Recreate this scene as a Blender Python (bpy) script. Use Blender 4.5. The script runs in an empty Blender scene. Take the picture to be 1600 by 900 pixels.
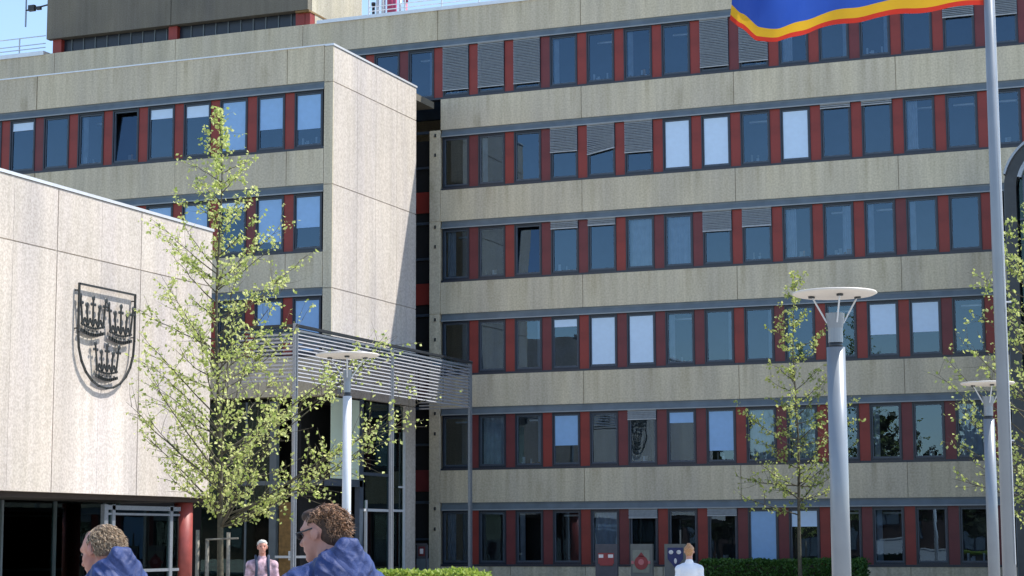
import bpy, bmesh, math, random
from mathutils import Vector, Matrix, noise
R = math.radians
random.seed(7)
S = bpy.context.scene
COL = S.collection

# ------------------------------------------------------------------ camera
YAW, PITCH, ROLL, FPX, EYE = R(-21.60756), R(7.38196), R(-0.224994), 3032.86, 1.6
fw = Vector((math.sin(YAW)*math.cos(PITCH), math.cos(YAW)*math.cos(PITCH), math.sin(PITCH)))
rt0 = Vector((math.cos(YAW), -math.sin(YAW), 0)); up0 = rt0.cross(fw)
rt = rt0*math.cos(ROLL) + up0*math.sin(ROLL); up = -rt0*math.sin(ROLL) + up0*math.cos(ROLL)
cd = bpy.data.cameras.new('camera'); cam = bpy.data.objects.new('camera', cd); COL.objects.link(cam)
M3 = Matrix((rt, up, -fw)).transposed()
cam.matrix_world = Matrix.Translation((0, 0, EYE)) @ M3.to_4x4()
cd.sensor_width = 36; cd.lens = FPX/1600*36; cd.clip_start = 0.3; cd.clip_end = 2000
S.camera = cam
def at(px, py, Y):                      # photo pixel -> point on the plane y = Y
    d = fw + rt*((px-800)/FPX) + up*((450-py)/FPX)
    return Vector((0, 0, EYE)) + d*(Y/d.y)

# ------------------------------------------------------------------ light
SUN = Vector((1, .54, 1.72)).normalized()
w = bpy.data.worlds.new('World'); S.world = w; w.use_nodes = True
nt = w.node_tree; bg = nt.nodes['Background']
sky = nt.nodes.new('ShaderNodeTexSky'); sky.sky_type = 'NISHITA'; sky.sun_disc = False
sky.sun_elevation = math.asin(SUN.z); sky.sun_rotation = math.atan2(SUN.x, SUN.y)
sky.air_density = 1.0; sky.dust_density = 0.4; sky.ozone_density = 1.6
nt.links.new(sky.outputs[0], bg.inputs[0]); bg.inputs[1].default_value = 0.15
sd = bpy.data.lights.new('sun', 'SUN'); sd.energy = 3.7; sd.angle = R(.5); sd.color = (1, .95, .88)
so = bpy.data.objects.new('sun', sd); COL.objects.link(so)
so.rotation_euler = SUN.to_track_quat('Z', 'Y').to_euler()
S.view_settings.view_transform = 'Standard'; S.view_settings.look = 'None'
S.view_settings.gamma = 1; S.view_settings.use_curve_mapping = False
S.view_settings.exposure = 0.8

# ------------------------------------------------------------------ materials
def new_mat(name):
    m = bpy.data.materials.new(name); m.use_nodes = True
    n = m.node_tree.nodes; b = n['Principled BSDF']
    return m, m.node_tree, b
def plain(name, col, rough=.6, metal=0, spec=.5, var=.12, vscale=6, bump=0):
    m, t, b = new_mat(name)
    tc = t.nodes.new('ShaderNodeTexCoord'); nz = t.nodes.new('ShaderNodeTexNoise')
    nz.inputs['Scale'].default_value = vscale; nz.inputs['Detail'].default_value = 4
    t.links.new(tc.outputs['Object'], nz.inputs['Vector'])
    rp = t.nodes.new('ShaderNodeValToRGB')
    rp.color_ramp.elements[0].position = .3; rp.color_ramp.elements[1].position = .7
    rp.color_ramp.elements[0].color = [c*(1-var) for c in col]+[1]
    rp.color_ramp.elements[1].color = [min(1, c*(1+var)) for c in col]+[1]
    t.links.new(nz.outputs[0], rp.inputs[0]); t.links.new(rp.outputs[0], b.inputs['Base Color'])
    b.inputs['Roughness'].default_value = rough; b.inputs['Metallic'].default_value = metal
    b.inputs['Specular IOR Level'].default_value = spec
    if bump:
        bp = t.nodes.new('ShaderNodeBump'); bp.inputs['Strength'].default_value = bump; bp.inputs['Distance'].default_value = .01
        t.links.new(nz.outputs[0], bp.inputs['Height']); t.links.new(bp.outputs[0], b.inputs['Normal'])
    return m
def mulrgb(t, a, b, fac=1.0):
    mx = t.nodes.new('ShaderNodeMix'); mx.data_type = 'RGBA'; mx.blend_type = 'MULTIPLY'
    mx.inputs[0].default_value = fac
    t.links.new(a, mx.inputs[6]); t.links.new(b, mx.inputs[7]); return mx.outputs[2]
def ramp(t, src, p0, c0, p1, c1):
    rp = t.nodes.new('ShaderNodeValToRGB'); e = rp.color_ramp.elements
    e[0].position = p0; e[1].position = p1; e[0].color = (*c0, 1); e[1].color = (*c1, 1)
    t.links.new(src, rp.inputs[0]); return rp.outputs[0]
def concrete(name, base, patch, speck=.25, speck_scale=22, streak=.2, clean=None, runoff=False):
    m, t, b = new_mat(name); N = t.nodes.new
    tc = N('ShaderNodeTexCoord')
    def nz(scale, detail, vec=(1, 1, 1)):
        mp = N('ShaderNodeMapping'); mp.inputs['Scale'].default_value = vec
        t.links.new(tc.outputs['Object'], mp.inputs[0])
        n = N('ShaderNodeTexNoise'); n.inputs['Scale'].default_value = scale; n.inputs['Detail'].default_value = detail
        t.links.new(mp.outputs[0], n.inputs['Vector']); return n.outputs[0]
    c = ramp(t, nz(.45, 5), .35, patch, .62, base)
    g = 1-streak
    c = mulrgb(t, c, ramp(t, nz(1.0, 4, (4.5, 4.5, .22)), .38, (g, g, g*.98), .6, (1.04, 1.04, 1.04)))
    c = mulrgb(t, c, ramp(t, nz(1.0, 2, (.9, .9, .1)), .35, (.9, .9, .93), .6, (1.03, 1.02, 1.0)))
    s = 1-speck
    c = mulrgb(t, c, ramp(t, nz(speck_scale, 3), .35, (s, s*.98, s*.96), .62, (1.1, 1.1, 1.1)))
    gi = N('ShaderNodeNewGeometry'); c = mulrgb(t, c, ramp(t, gi.outputs['Random Per Island'], 0, (.95, .95, .95), 1, (1.03, 1.03, 1.02)))
    c = mulrgb(t, c, ramp(t, nz(1.0, 6, (1.1, 1.1, .5)), .62, (1, 1, 1), .74, (.86, .85, .82)))
    if runoff:                                  # dirt washed down from the sills, storey by storey
        sep = N('ShaderNodeSeparateXYZ'); t.links.new(tc.outputs['Object'], sep.inputs[0])
        def mth(op, a, bv):
            q = N('ShaderNodeMath'); q.operation = op; t.links.new(a, q.inputs[0])
            if isinstance(bv, float): q.inputs[1].default_value = bv
            else: t.links.new(bv, q.inputs[1])
            return q.outputs[0]
        fz = mth('FRACT', mth('DIVIDE', mth('SUBTRACT', sep.outputs[2], .625), 3.505), 0.0)
        r_ = N('ShaderNodeMapRange'); r_.inputs[1].default_value = .72; r_.inputs[2].default_value = 1.0; t.links.new(fz, r_.inputs[0])
        st = ramp(t, nz(1.0, 3, (3.2, 3.2, .05)), .50, (0, 0, 0), .66, (1, 1, 1))
        k2 = mth('MULTIPLY', mth('MULTIPLY', r_.outputs[0], st), nz(2.5, 3, (1, 1, .5)))
        dk = mulrgb(t, c, ramp(t, nz(3, 2), 0, (.60, .57, .50), 1, (.66, .62, .55)))
        mx = N('ShaderNodeMix'); mx.data_type = 'RGBA'; t.links.new(k2, mx.inputs[0]); t.links.new(c, mx.inputs[6]); t.links.new(dk, mx.inputs[7]); c = mx.outputs[2]
    if clean:                                   # rain-washed strip below the crest
        sep = N('ShaderNodeSeparateXYZ'); t.links.new(tc.outputs['Object'], sep.inputs[0])
        y0, y1, z1 = clean
        def mr(src, a, bb):
            r_ = N('ShaderNodeMapRange'); r_.inputs[1].default_value = a; r_.inputs[2].default_value = bb
            t.links.new(src, r_.inputs[0]); return r_.outputs[0]
        def mul(a, bb):
            q = N('ShaderNodeMath'); q.operation = 'MULTIPLY'; t.links.new(a, q.inputs[0]); t.links.new(bb, q.inputs[1]); return q.outputs[0]
        k = mul(mul(mr(sep.outputs[1], y0, y0+.9), mr(sep.outputs[1], y1, y1-.7)), mr(sep.outputs[2], z1, z1-.9))
        mx = N('ShaderNodeMix'); mx.data_type = 'RGBA'; t.links.new(k, mx.inputs[0]); t.links.new(c, mx.inputs[6])
        br = mulrgb(t, c, ramp(t, nz(2, 2), 0, (1.22, 1.22, 1.24), 1, (1.3, 1.3, 1.32)))
        t.links.new(br, mx.inputs[7]); c = mx.outputs[2]
    t.links.new(c, b.inputs['Base Color']); b.inputs['Roughness'].default_value = .92
    b.inputs['Specular IOR Level'].default_value = .2
    bp = N('ShaderNodeBump'); bp.inputs['Strength'].default_value = .35; bp.inputs['Distance'].default_value = .01
    t.links.new(nz(speck_scale, 3), bp.inputs['Height']); t.links.new(bp.outputs[0], b.inputs['Normal'])
    return m
def glass(name, tint, gloss, ior=1.9, rough=.0):
    m, t, b = new_mat(name); t.nodes.remove(b); N = t.nodes.new
    tr = N('ShaderNodeBsdfTransparent'); tr.inputs[0].default_value = (*tint, 1)
    gl = N('ShaderNodeBsdfGlossy'); gl.inputs[0].default_value = (*gloss, 1); gl.inputs['Roughness'].default_value = rough
    fr = N('ShaderNodeFresnel'); fr.inputs[0].default_value = ior
    tc = N('ShaderNodeTexCoord'); nz = N('ShaderNodeTexNoise'); nz.inputs['Scale'].default_value = 1.3; nz.inputs['Detail'].default_value = 1
    t.links.new(tc.outputs['Object'], nz.inputs['Vector'])
    bp = N('ShaderNodeBump'); bp.inputs['Strength'].default_value = .25; bp.inputs['Distance'].default_value = .004
    t.links.new(nz.outputs[0], bp.inputs['Height']); t.links.new(bp.outputs[0], gl.inputs['Normal'])
    mx = N('ShaderNodeMixShader'); t.links.new(fr.outputs[0], mx.inputs[0])
    t.links.new(tr.outputs[0], mx.inputs[1]); t.links.new(gl.outputs[0], mx.inputs[2])
    t.links.new(mx.outputs[0], t.nodes['Material Output'].inputs[0]); return m
def leafmat(name, c0, c1, trans=.45):
    m, t, b = new_mat(name); N = t.nodes.new
    g = N('ShaderNodeNewGeometry'); c = ramp(t, g.outputs['Random Per Island'], 0, c0, 1, c1)
    t.links.new(c, b.inputs['Base Color']); b.inputs['Roughness'].default_value = .5
    tl = N('ShaderNodeBsdfTranslucent'); t.links.new(c, tl.inputs[0])
    mx = N('ShaderNodeMixShader'); mx.inputs[0].default_value = trans
    t.links.new(b.outputs[0], mx.inputs[1]); t.links.new(tl.outputs[0], mx.inputs[2])
    t.links.new(mx.outputs[0], t.nodes['Material Output'].inputs[0]); return m

M = {}
M['facade'] = concrete('facade_concrete', (.60, .54, .41), (.565, .51, .39), speck=.10, speck_scale=16, streak=.08, runoff=True)
M['panel'] = concrete('panel_concrete', (.565, .515, .465), (.53, .485, .44), speck=.12, speck_scale=14, streak=.04)
M['hallpanel'] = concrete('hall_concrete', (.555, .50, .45), (.515, .47, .425), speck=.15, speck_scale=17, streak=.05, clean=(42.2, 45.5, 6.0))
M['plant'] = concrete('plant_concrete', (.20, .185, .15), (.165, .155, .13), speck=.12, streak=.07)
M['plantlit'] = concrete('plant_sunlit_concrete', (.5, .46, .36), (.44, .41, .33), speck=.15, streak=.05)  # lighter copy of the plant concrete, sunlight on the side put into the colour
M['zinc'] = plain('zinc_sheet', (.12, .15, .17), .45, .0, var=.15, vscale=2)
M['lip'] = plain('bright_lip', (.27, .30, .32), .4, var=.05)
M['coping'] = plain('light_coping', (.72, .74, .76), .35, .3, var=.05)
M['frame'] = plain('dark_frame', (.016, .024, .04), .35, var=.1)
M['sash'] = plain('sash_frame', (.05, .07, .10), .4, var=.1)
M['sill'] = plain('sill_metal', (.03, .035, .05), .4, var=.1)
M['red'] = plain('red_panel', (.25, .032, .024), .5, var=.22, vscale=1.2)
M['maroon'] = plain('maroon_panel', (.155, .028, .032), .5, var=.2, vscale=1.5)
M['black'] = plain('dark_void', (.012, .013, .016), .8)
M['room'] = plain('room_wall', (.016, .03, .055), .8, var=.6, vscale=.8)  # blue of the sky mirrored in the panes is put into this colour
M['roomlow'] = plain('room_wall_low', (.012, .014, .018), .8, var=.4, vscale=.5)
M['glass'] = glass('window_glass', (.92, .96, 1.0), (.50, .74, 1.0), 2.1)
M['dglass'] = glass('entrance_glass', (.45, .6, .55), (.6, .75, .75), 1.6)
M['blind'] = plain('blind_slats', (.38, .41, .43), .4, var=.12, vscale=9)
M['shade'] = plain('roller_shade', (.56, .73, .92), .5, var=.03)
M['shadeblue'] = plain('blue_shade', (.26, .46, .74), .4, var=.04)
M['curtain'] = plain('curtain_cloth', (.26, .34, .44), .8, var=.12, vscale=4)
M['white'] = plain('white_metal', (.62, .64, .66), .35, var=.04)
M['pole'] = plain('pole_paint', (.25, .28, .31), .35, .15, var=.05, vscale=3)
M['galv'] = plain('galvanised_steel', (.30, .33, .37), .38, .5, var=.15, vscale=20)
M['louvre'] = plain('louvre_aluminium', (.46, .47, .50), .4, .3, var=.08)
M['dark'] = plain('dark_metal', (.04, .045, .05), .4, .3)
M['ironcrest'] = plain('crest_iron', (.055, .06, .06), .4, .4)
M['wood'] = plain('brown_wood', (.20, .115, .035), .6, var=.3, vscale=9)
M['redcol'] = plain('red_column_paint', (.29, .055, .045), .5, var=.12)
M['pave'] = plain('paving', (.34, .32, .29), .9, var=.12, vscale=.7)
M['bark'] = plain('bark', (.085, .075, .05), .9, var=.35, vscale=14, bump=.5)
M['bark2'] = plain('bark_dark', (.05, .045, .035), .9, var=.3, vscale=14)
M['leaf'] = leafmat('young_leaves', (.32, .42, .08), (.80, .82, .34), .5)
M['leaf2'] = leafmat('tree_leaves', (.30, .38, .08), (.62, .66, .24), .5)
M['bleaf'] = leafmat('old_leaves', (.035, .05, .015), (.09, .09, .03), .3)
M['hedge'] = leafmat('hedge_leaves', (.03, .09, .015), (.07, .17, .03), .3)
M['hedgey'] = leafmat('hedge_young_leaves', (.20, .32, .04), (.45, .52, .10), .4)
M['stake'] = plain('stake_wood', (.19, .175, .145), .8, var=.3, vscale=12)
M['skin'] = plain('skin', (.50, .25, .185), .5, var=.10, vscale=30)
M['skin2'] = plain('skin_ruddy', (.52, .23, .16), .5, var=.12, vscale=30)
M['eye'] = plain('eye', (.04, .03, .03), .2)
M['jacket'] = plain('blue_jacket', (.017, .040, .155), .55, var=.2, vscale=9)
t = M['jacket'].node_tree; b = t.nodes['Principled BSDF']; tc = t.nodes.new('ShaderNodeTexCoord')
prev = None
for rot, sc, ds in (((.75, .75, .3), (2.5, 3, 15), .020), ((-.9, .4, .8), (3, 4, 11), .014), ((0, 0, 0), (300, 300, 300), .0008)):
    mp = t.nodes.new('ShaderNodeMapping'); mp.inputs['Scale'].default_value = sc; mp.inputs['Rotation'].default_value = rot
    nz_ = t.nodes.new('ShaderNodeTexNoise'); nz_.inputs['Scale'].default_value = 1; nz_.inputs['Detail'].default_value = 2
    m0 = t.nodes.new('ShaderNodeMapping'); m0.inputs['Rotation'].default_value = rot; mp.inputs['Rotation'].default_value = (0, 0, 0)
    t.links.new(tc.outputs['Object'], m0.inputs[0]); t.links.new(m0.outputs[0], mp.inputs[0]); t.links.new(mp.outputs[0], nz_.inputs['Vector'])
    bp = t.nodes.new('ShaderNodeBump'); bp.inputs['Strength'].default_value = .9; bp.inputs['Distance'].default_value = ds
    t.links.new(ramp(t, nz_.outputs[0], .42, (0, 0, 0), .6, (1, 1, 1)), bp.inputs['Height'])
    if prev: t.links.new(prev, bp.inputs['Normal'])
    prev = bp.outputs[0]
t.links.new(prev, b.inputs['Normal'])
M['jacketd'] = plain('jacket_strap', (.008, .012, .05), .6)
M['jeans'] = plain('trousers', (.03, .04, .07), .8)
M['shoe'] = plain('shoe_leather', (.03, .025, .02), .5)
def hairmat(name, c0, c1):
    m, t, b = new_mat(name); g = t.nodes.new('ShaderNodeNewGeometry'); tc = t.nodes.new('ShaderNodeTexCoord'); nz = t.nodes.new('ShaderNodeTexNoise')
    nz.inputs['Scale'].default_value = 70; t.links.new(tc.outputs['Object'], nz.inputs['Vector'])
    mx = t.nodes.new('ShaderNodeMath'); mx.operation = 'MULTIPLY'; t.links.new(g.outputs['Random Per Island'], mx.inputs[0]); t.links.new(nz.outputs[0], mx.inputs[1])
    t.links.new(ramp(t, mx.outputs[0], .05, c0, .5, c1), b.inputs['Base Color']); b.inputs['Roughness'].default_value = .42
    return m
M['hairb'] = hairmat('brown_hair', (.035, .016, .008), (.48, .27, .15))
M['hairg'] = hairmat('sandy_grey_hair', (.15, .095, .055), (.66, .50, .33))
M['hairw'] = hairmat('white_hair', (.5, .46, .4), (.8, .78, .7))
M['haira'] = hairmat('auburn_hair', (.13, .045, .015), (.55, .28, .12))
M['capb'] = plain('hair_roots', (.055, .030, .018), .7, var=.4, vscale=60)
M['capg'] = plain('grey_hair_roots', (.20, .14, .09), .7, var=.4, vscale=60)
M['pinkshirt'] = plain('pink_striped_shirt', (.50, .33, .37), .8, var=.55, vscale=13)
M['whiteshirt'] = plain('white_shirt', (.80, .81, .84), .8, var=.05)
M['pack'] = plain('backpack_cloth', (.03, .045, .08), .8)
M['stonegrey'] = plain('sign_grey', (.16, .165, .155), .7, var=.1)
M['stonedark'] = plain('sign_dark', (.085, .085, .10), .7, var=.1)
M['signred'] = plain('sign_red', (.28, .04, .045), .5)
M['signpink'] = plain('sign_pink', (.5, .16, .17), .5)
M['signblue'] = plain('sign_blue', (.02, .03, .13), .5)
M['signwhite'] = plain('sign_white', (.75, .72, .72), .5)
M['pipered'] = plain('red_pipe', (.45, .05, .12), .5)
M['lampdisc'] = plain('lamp_reflector', (.74, .68, .60), .5, var=.03)
M['frosted'] = plain('frosted_pane', (.62, .72, .58), .3, var=.05, vscale=1)
for nm, c in (('fblue', (.03, .09, .42)), ('fyellow', (.75, .42, .02)), ('fred', (.62, .04, .02))):
    m = plain('flag_'+nm[1:], c, .7, var=.08, vscale=2)
    t = m.node_tree; b = t.nodes['Principled BSDF']; tl = t.nodes.new('ShaderNodeBsdfTranslucent')
    tl.inputs[0].default_value = (*c, 1); mx = t.nodes.new('ShaderNodeMixShader'); mx.inputs[0].default_value = .45
    t.links.new(b.outputs[0], mx.inputs[1]); t.links.new(tl.outputs[0], mx.inputs[2])
    t.links.new(mx.outputs[0], t.nodes['Material Output'].inputs[0]); M[nm] = m

# ------------------------------------------------------------------ mesh helpers
class MB:
    def __init__(s): s.v = []; s.f = []; s.mi = []
    def add(s, vs, fs, mi=0):
        o = len(s.v); s.v += [tuple(v) for v in vs]
        for f in fs: s.f.append(tuple(i+o for i in f)); s.mi.append(mi)
    def box(s, x0, x1, y0, y1, z0, z1, mi=0):
        s.add([(x0, y0, z0), (x1, y0, z0), (x1, y1, z0), (x0, y1, z0), (x0, y0, z1), (x1, y0, z1), (x1, y1, z1), (x0, y1, z1)],
              [(3, 2, 1, 0), (4, 5, 6, 7), (0, 1, 5, 4), (1, 2, 6, 5), (2, 3, 7, 6), (3, 0, 4, 7)], mi)
    def tube(s, pts, rad, n=8, cap=True, mi=0):
        pts = [Vector(p) for p in pts]; rings = []
        if not hasattr(rad, '__len__'): rad = [rad]*len(pts)
        ref = None
        for i, p in enumerate(pts):
            d = (pts[min(i+1, len(pts)-1)]-pts[max(i-1, 0)])
            if d.length < 1e-9: d = Vector((0, 0, 1))
            d.normalize()
            if ref is None:
                ref = d.cross(Vector((0, 0, 1)) if abs(d.z) < .9 else Vector((1, 0, 0))).normalized()
            a = (ref - d*ref.dot(d)); a = a.normalized() if a.length > 1e-6 else d.orthogonal().normalized()
            ref = a; b = d.cross(a)
            rings.append([p+(a*math.cos(2*math.pi*k/n)+b*math.sin(2*math.pi*k/n))*rad[i] for k in range(n)])
        vs = [v for r_ in rings for v in r_]; fs = []
        for i in range(len(pts)-1):
            for k in range(n): fs.append((i*n+k, i*n+(k+1) % n, (i+1)*n+(k+1) % n, (i+1)*n+k))
        if cap: fs.append(tuple(range(n))[::-1]); fs.append(tuple((len(pts)-1)*n+k for k in range(n)))
        s.add(vs, fs, mi)
    def prism(s, poly, axis, a, b, mi=0):        # poly in the two other axes
        n = len(poly)
        def P(p, t): return {'x': (t, p[0], p[1]), 'y': (p[0], t, p[1]), 'z': (p[0], p[1], t)}[axis]
        vs = [P(p, a) for p in poly]+[P(p, b) for p in poly]
        fs = [tuple(range(n)), tuple(range(2*n-1, n-1, -1))]+[(i, i+n, (i+1) % n+n, (i+1) % n) for i in range(n)]
        s.add(vs, fs, mi)
    def ell(s, c, r, n=12, m=8, rot=None, mi=0):
        vs = []; fs = []; c = Vector(c)
        for j in range(m+1):
            th = math.pi*j/m
            for i in range(n):
                ph = 2*math.pi*i/n
                p = Vector((r[0]*math.sin(th)*math.cos(ph), r[1]*math.sin(th)*math.sin(ph), r[2]*math.cos(th)))
                if rot: p = rot @ p
                vs.append(c+p)
        for j in range(m):
            for i in range(n): fs.append((j*n+i, (j+1)*n+i, (j+1)*n+(i+1) % n, j*n+(i+1) % n))
        s.add(vs, fs, mi)
    def lathe(s, prof, c, n=24, mi=0):
        vs = []; fs = []
        for (r_, z) in prof:
            for k in range(n): vs.append((c[0]+r_*math.cos(2*math.pi*k/n), c[1]+r_*math.sin(2*math.pi*k/n), c[2]+z))
        for j in range(len(prof)-1):
            for k in range(n): fs.append((j*n+k, j*n+(k+1) % n, (j+1)*n+(k+1) % n, (j+1)*n+k))
        fs.append(tuple(range(n))[::-1]); fs.append(tuple((len(prof)-1)*n+k for k in range(n)))
        s.add(vs, fs, mi)
    def mesh(s, name, mats, off=(0, 0, 0), smooth=False):
        me = bpy.data.meshes.new(name)
        me.from_pydata([(a-off[0], b-off[1], c-off[2]) for a, b, c in s.v], [], s.f)
        for m in (mats if isinstance(mats, (list, tuple)) else [mats]): me.materials.append(m)
        me.polygons.foreach_set('material_index', s.mi)
        if smooth:
            me.polygons.foreach_set('use_smooth', [True]*len(s.f))
        me.update(); return me
def fixn(me):
    bm = bmesh.new(); bm.from_mesh(me); bmesh.ops.remove_doubles(bm, verts=bm.verts, dist=1e-6)
    bmesh.ops.recalc_face_normals(bm, faces=bm.faces); bm.to_mesh(me); bm.free(); return me
def link(name, me, parent=None, loc=(0, 0, 0), rot=None):
    o = bpy.data.objects.new(name, me); COL.objects.link(o); o.location = loc
    if rot: o.rotation_euler = rot
    if parent: o.parent = parent
    return o
def wpos(o):
    p = Vector(o.location)
    if o.parent: p = p + wpos(o.parent)
    return p
def part(name, mb, mat, parent=None, smooth=False, fix=False):
    """mesh given in world coordinates, stored relative to its (unrotated) parent"""
    off = wpos(parent) if parent else (0, 0, 0)
    me = mb.mesh(name, mat, off, smooth)
    if fix: fixn(me)
    return link(name, me, parent)
def tag(o, label=None, cat=None, group=None, kind=None):
    if label: o['label'] = label
    if cat: o['category'] = cat
    if group: o['group'] = group
    if kind: o['kind'] = kind
    return o
def thing(name, label, cat, loc=(0, 0, 0), rz=0, group=None):
    o = bpy.data.objects.new(name, None); COL.objects.link(o); o.empty_display_size = .3
    o.location = loc; o.rotation_euler = (0, 0, rz); return tag(o, label, cat, group)
def copy_tree(o, parent=None):
    kids = [c for c in ALLKIDS(o)]
    c = o.copy(); COL.objects.link(c); c.parent = parent
    for k in kids: copy_tree(k, c)
    return c
def ALLKIDS(o): return [q for q in COL.objects if q.parent == o]

# ------------------------------------------------------------------ ground
g = MB(); g.add([(-900, -900, 0), (900, -900, 0), (900, 900, 0), (-900, 900, 0)], [(0, 1, 2, 3)])
tag(part('plaza_ground', g, M['pave']), kind='structure')
g = MB(); g.box(-48, 6, 60.2, 65.9, .004, .12)
tag(part('planting_strip', g, plain('soil', (.06, .045, .03), .95)), kind='structure')

# ------------------------------------------------------------------ windows
ST, S0 = 3.505, .63                      # storey height, lowest sill
WW, WH = 1.075, 1.95                     # frame outside size
def frame_mesh():
    m = MB(); a = WW/2
    m.box(-a, -a+.05, .06, .22, 0, WH); m.box(a-.05, a, .06, .22, 0, WH)
    m.box(-a+.05, a-.05, .06, .22, 0, .07); m.box(-a+.05, a-.05, .06, .22, WH-.06, WH)
    b = a-.055
    for x0, x1, z0, z1 in ((-b, -b+.045, .075, WH-.065), (b-.045, b, .075, WH-.065), (-b+.045, b-.045, .075, .135), (-b+.045, b-.045, WH-.115, WH-.065)):
        m.box(x0, x1, .10, .17, z0, z1, 1)
    return m.mesh('window_frame_mesh', [M['frame'], M['sash']])
FR = frame_mesh()
def pane_mesh():
    m = MB(); b = WW/2-.095
    m.add([(-b, 0, .13), (b, 0, .13), (b, 0, WH-.11), (-b, 0, WH-.11)], [(0, 1, 2, 3)])
    return m.mesh('pane_mesh', M['glass'])
PN = pane_mesh()
def blind_mesh(fr, skew=0):
    m = MB(); a = WW/2-.01; z = WH+.04; zb = WH+.04-fr*WH
    m.box(-a, a, -.01, .05, z-.06, z)
    n = int((z-.06-zb)/.06)
    for i in range(n):
        zz = z-.06-(i+.7)*.06; d = skew*max(0, (i-n*.4))/max(n, 1)
        jit = random.uniform(-.006, .006)
        m.add([(-a, -.012, zz-.030-d+jit), (a, -.012, zz-.030+d), (a, .045, zz+.030+d), (-a, .045, zz+.030-d+jit)], [(0, 1, 2, 3)])
    d = skew*.6
    m.add([(-a, -.012, zb-d), (a, -.012, zb+d), (a, .045, zb+d), (-a, .045, zb-d), (-a, -.012, zb+.035-d), (a, -.012, zb+.035+d), (a, .045, zb+.035+d), (-a, .045, zb+.035-d)],
          [(3, 2, 1, 0), (4, 5, 6, 7), (0, 1, 5, 4), (1, 2, 6, 5), (2, 3, 7, 6), (3, 0, 4, 7)])
    return m.mesh('blind_mesh', M['blind'])
def shade_mesh(fr, mt='shade'):
    m = MB(); b = WW/2-.10; t = WH-.125; zb = t-fr*(WH-.27)
    m.box(-b, b, .118, .124, zb, t); m.box(-b, b, .112, .128, zb-.03, zb)
    return m.mesh('shade_mesh', M[mt])
def curtain_mesh(x0, x1, seed):
    m = MB(); n = 26; rr = random.Random(seed); ph = rr.uniform(0, 6)
    vs = []
    for i in range(n+1):
        x = x0+(x1-x0)*i/n; y = .30+.03*math.sin(i*1.1+ph)+.012*math.sin(i*2.3)
        vs += [(x, y, .12), (x, y, WH-.1)]
    m.add(vs, [(2*i, 2*i+2, 2*i+3, 2*i+1) for i in range(n)])
    return m.mesh('curtain_mesh', M['curtain'], smooth=True)
BL = {}; SH = {}; CU = {}
def bl(fr, sk=0):
    if (fr, sk) not in BL: BL[(fr, sk)] = blind_mesh(fr, sk)
    return BL[(fr, sk)]
def sh(fr, mt='shade'):
    if (fr, mt) not in SH: SH[(fr, mt)] = shade_mesh(fr, mt)
    return SH[(fr, mt)]
bq = WW/2-.1
def cu(k):
    if k not in CU: CU[k] = curtain_mesh(*{'l': (-bq, -.08), 'r': (.1, bq), 'f': (-bq, bq), 's': (-bq, -.25), 't': (.28, bq)}[k], seed=ord(k))
    return CU[k]
def clutter(seed):
    rr = random.Random(seed); m = MB()
    for _ in range(rr.randint(3, 6)):
        x = rr.uniform(-.38, .3); w_ = rr.uniform(.03, .13); h = rr.uniform(.05, .28); m.box(x, x+w_, .24, .3, .12, .12+h, rr.randrange(3))
    m.box(-.44, .44, .22, .4, .09, .115, 0)
    return m.mesh('clutter_mesh', [M['curtain'], M['zinc'], M['wood']])
CL = [clutter(i) for i in range(9)]
m = MB(); m.box(-.35, .35, 1.0, 1.15, 1.72, 1.78); LT = m.mesh('light_mesh', M['shade'])
def window(parent, c, Yf, z, spec, rnd):
    """spec: tokens B=exterior blind fraction, S=interior shade fraction, C=curtain, T=tilted sash"""
    o = link('window', FR, parent, (c-parent.location.x, Yf-parent.location.y, z))
    tilt = -R(6) if 'T' in spec else R(rnd.uniform(-.5, .5))
    p = link('pane', PN, o, (0, .135, 0), (tilt, 0, R(rnd.uniform(-.5, .5))))
    if not spec and rnd.random() < .35: spec = rnd.choice(('Cs', 'Ct', 'Cs'))
    if 'S' not in spec and rnd.random() < .38: link('sill_clutter', CL[rnd.randrange(9)], o)
    if rnd.random() < .35: link('ceiling_light', LT, o, (rnd.uniform(-.1, .1), 0, 0))
    for tk in spec.split():
        if tk[0] == 'B':
            link('blind', bl(float(tk[1:])), o)
        elif tk[0] == 'K': link('blind', bl(float(tk[1:]), .16), o)
        elif tk[0] == 'S': link('roller_shade', sh(float(tk[1:])), o)
        elif tk[0] == 'Q': link('roller_shade', sh(float(tk[1:]), 'shadeblue'), o)
        elif tk[0] == 'C': link('curtain', cu(tk[1]), o)
    return o
def redmesh(mat):
    m = MB(); m.box(-.181, .181, .085, .2, 0, WH); return m.mesh('red_panel_mesh', mat)
RED, MAR = redmesh(M['red']), redmesh(M['maroon'])

def band(parent, x0, x1, Yf, z0, z1, joints, name='concrete_band', mat=None, thick=.6):
    m = MB(); xs = [x0]+sorted({j for j in joints if x0+.3 < j < x1-.3})+[x1]
    for a, b in zip(xs[:-1], xs[1:]):
        m.box(a+.012, b-.012, Yf, Yf+thick, z0, z1)
    m.box(x0+.02, x1-.02, Yf+.05, Yf+thick-.02, z0+.01, z1-.01)
    return part(name, m, mat or M['facade'], parent)
def beam(parent, x0, x1, Yf, zb):            # blind box under a band: bottom zb, top zb+.28
    m = MB(); m.prism([(Yf+.035, zb+.28), (Yf+.035, zb+.20), (Yf-.03, zb+.03), (Yf-.03, zb), (Yf+.4, zb), (Yf+.4, zb+.28)], 'x', x0, x1)
    o = part('blind_box', m, M['zinc'], parent, fix=True)
    m = MB(); m.box(x0, x1, Yf-.042, Yf-.031, zb-.01, zb+.03); part('lip', m, M['lip'], o)
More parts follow.
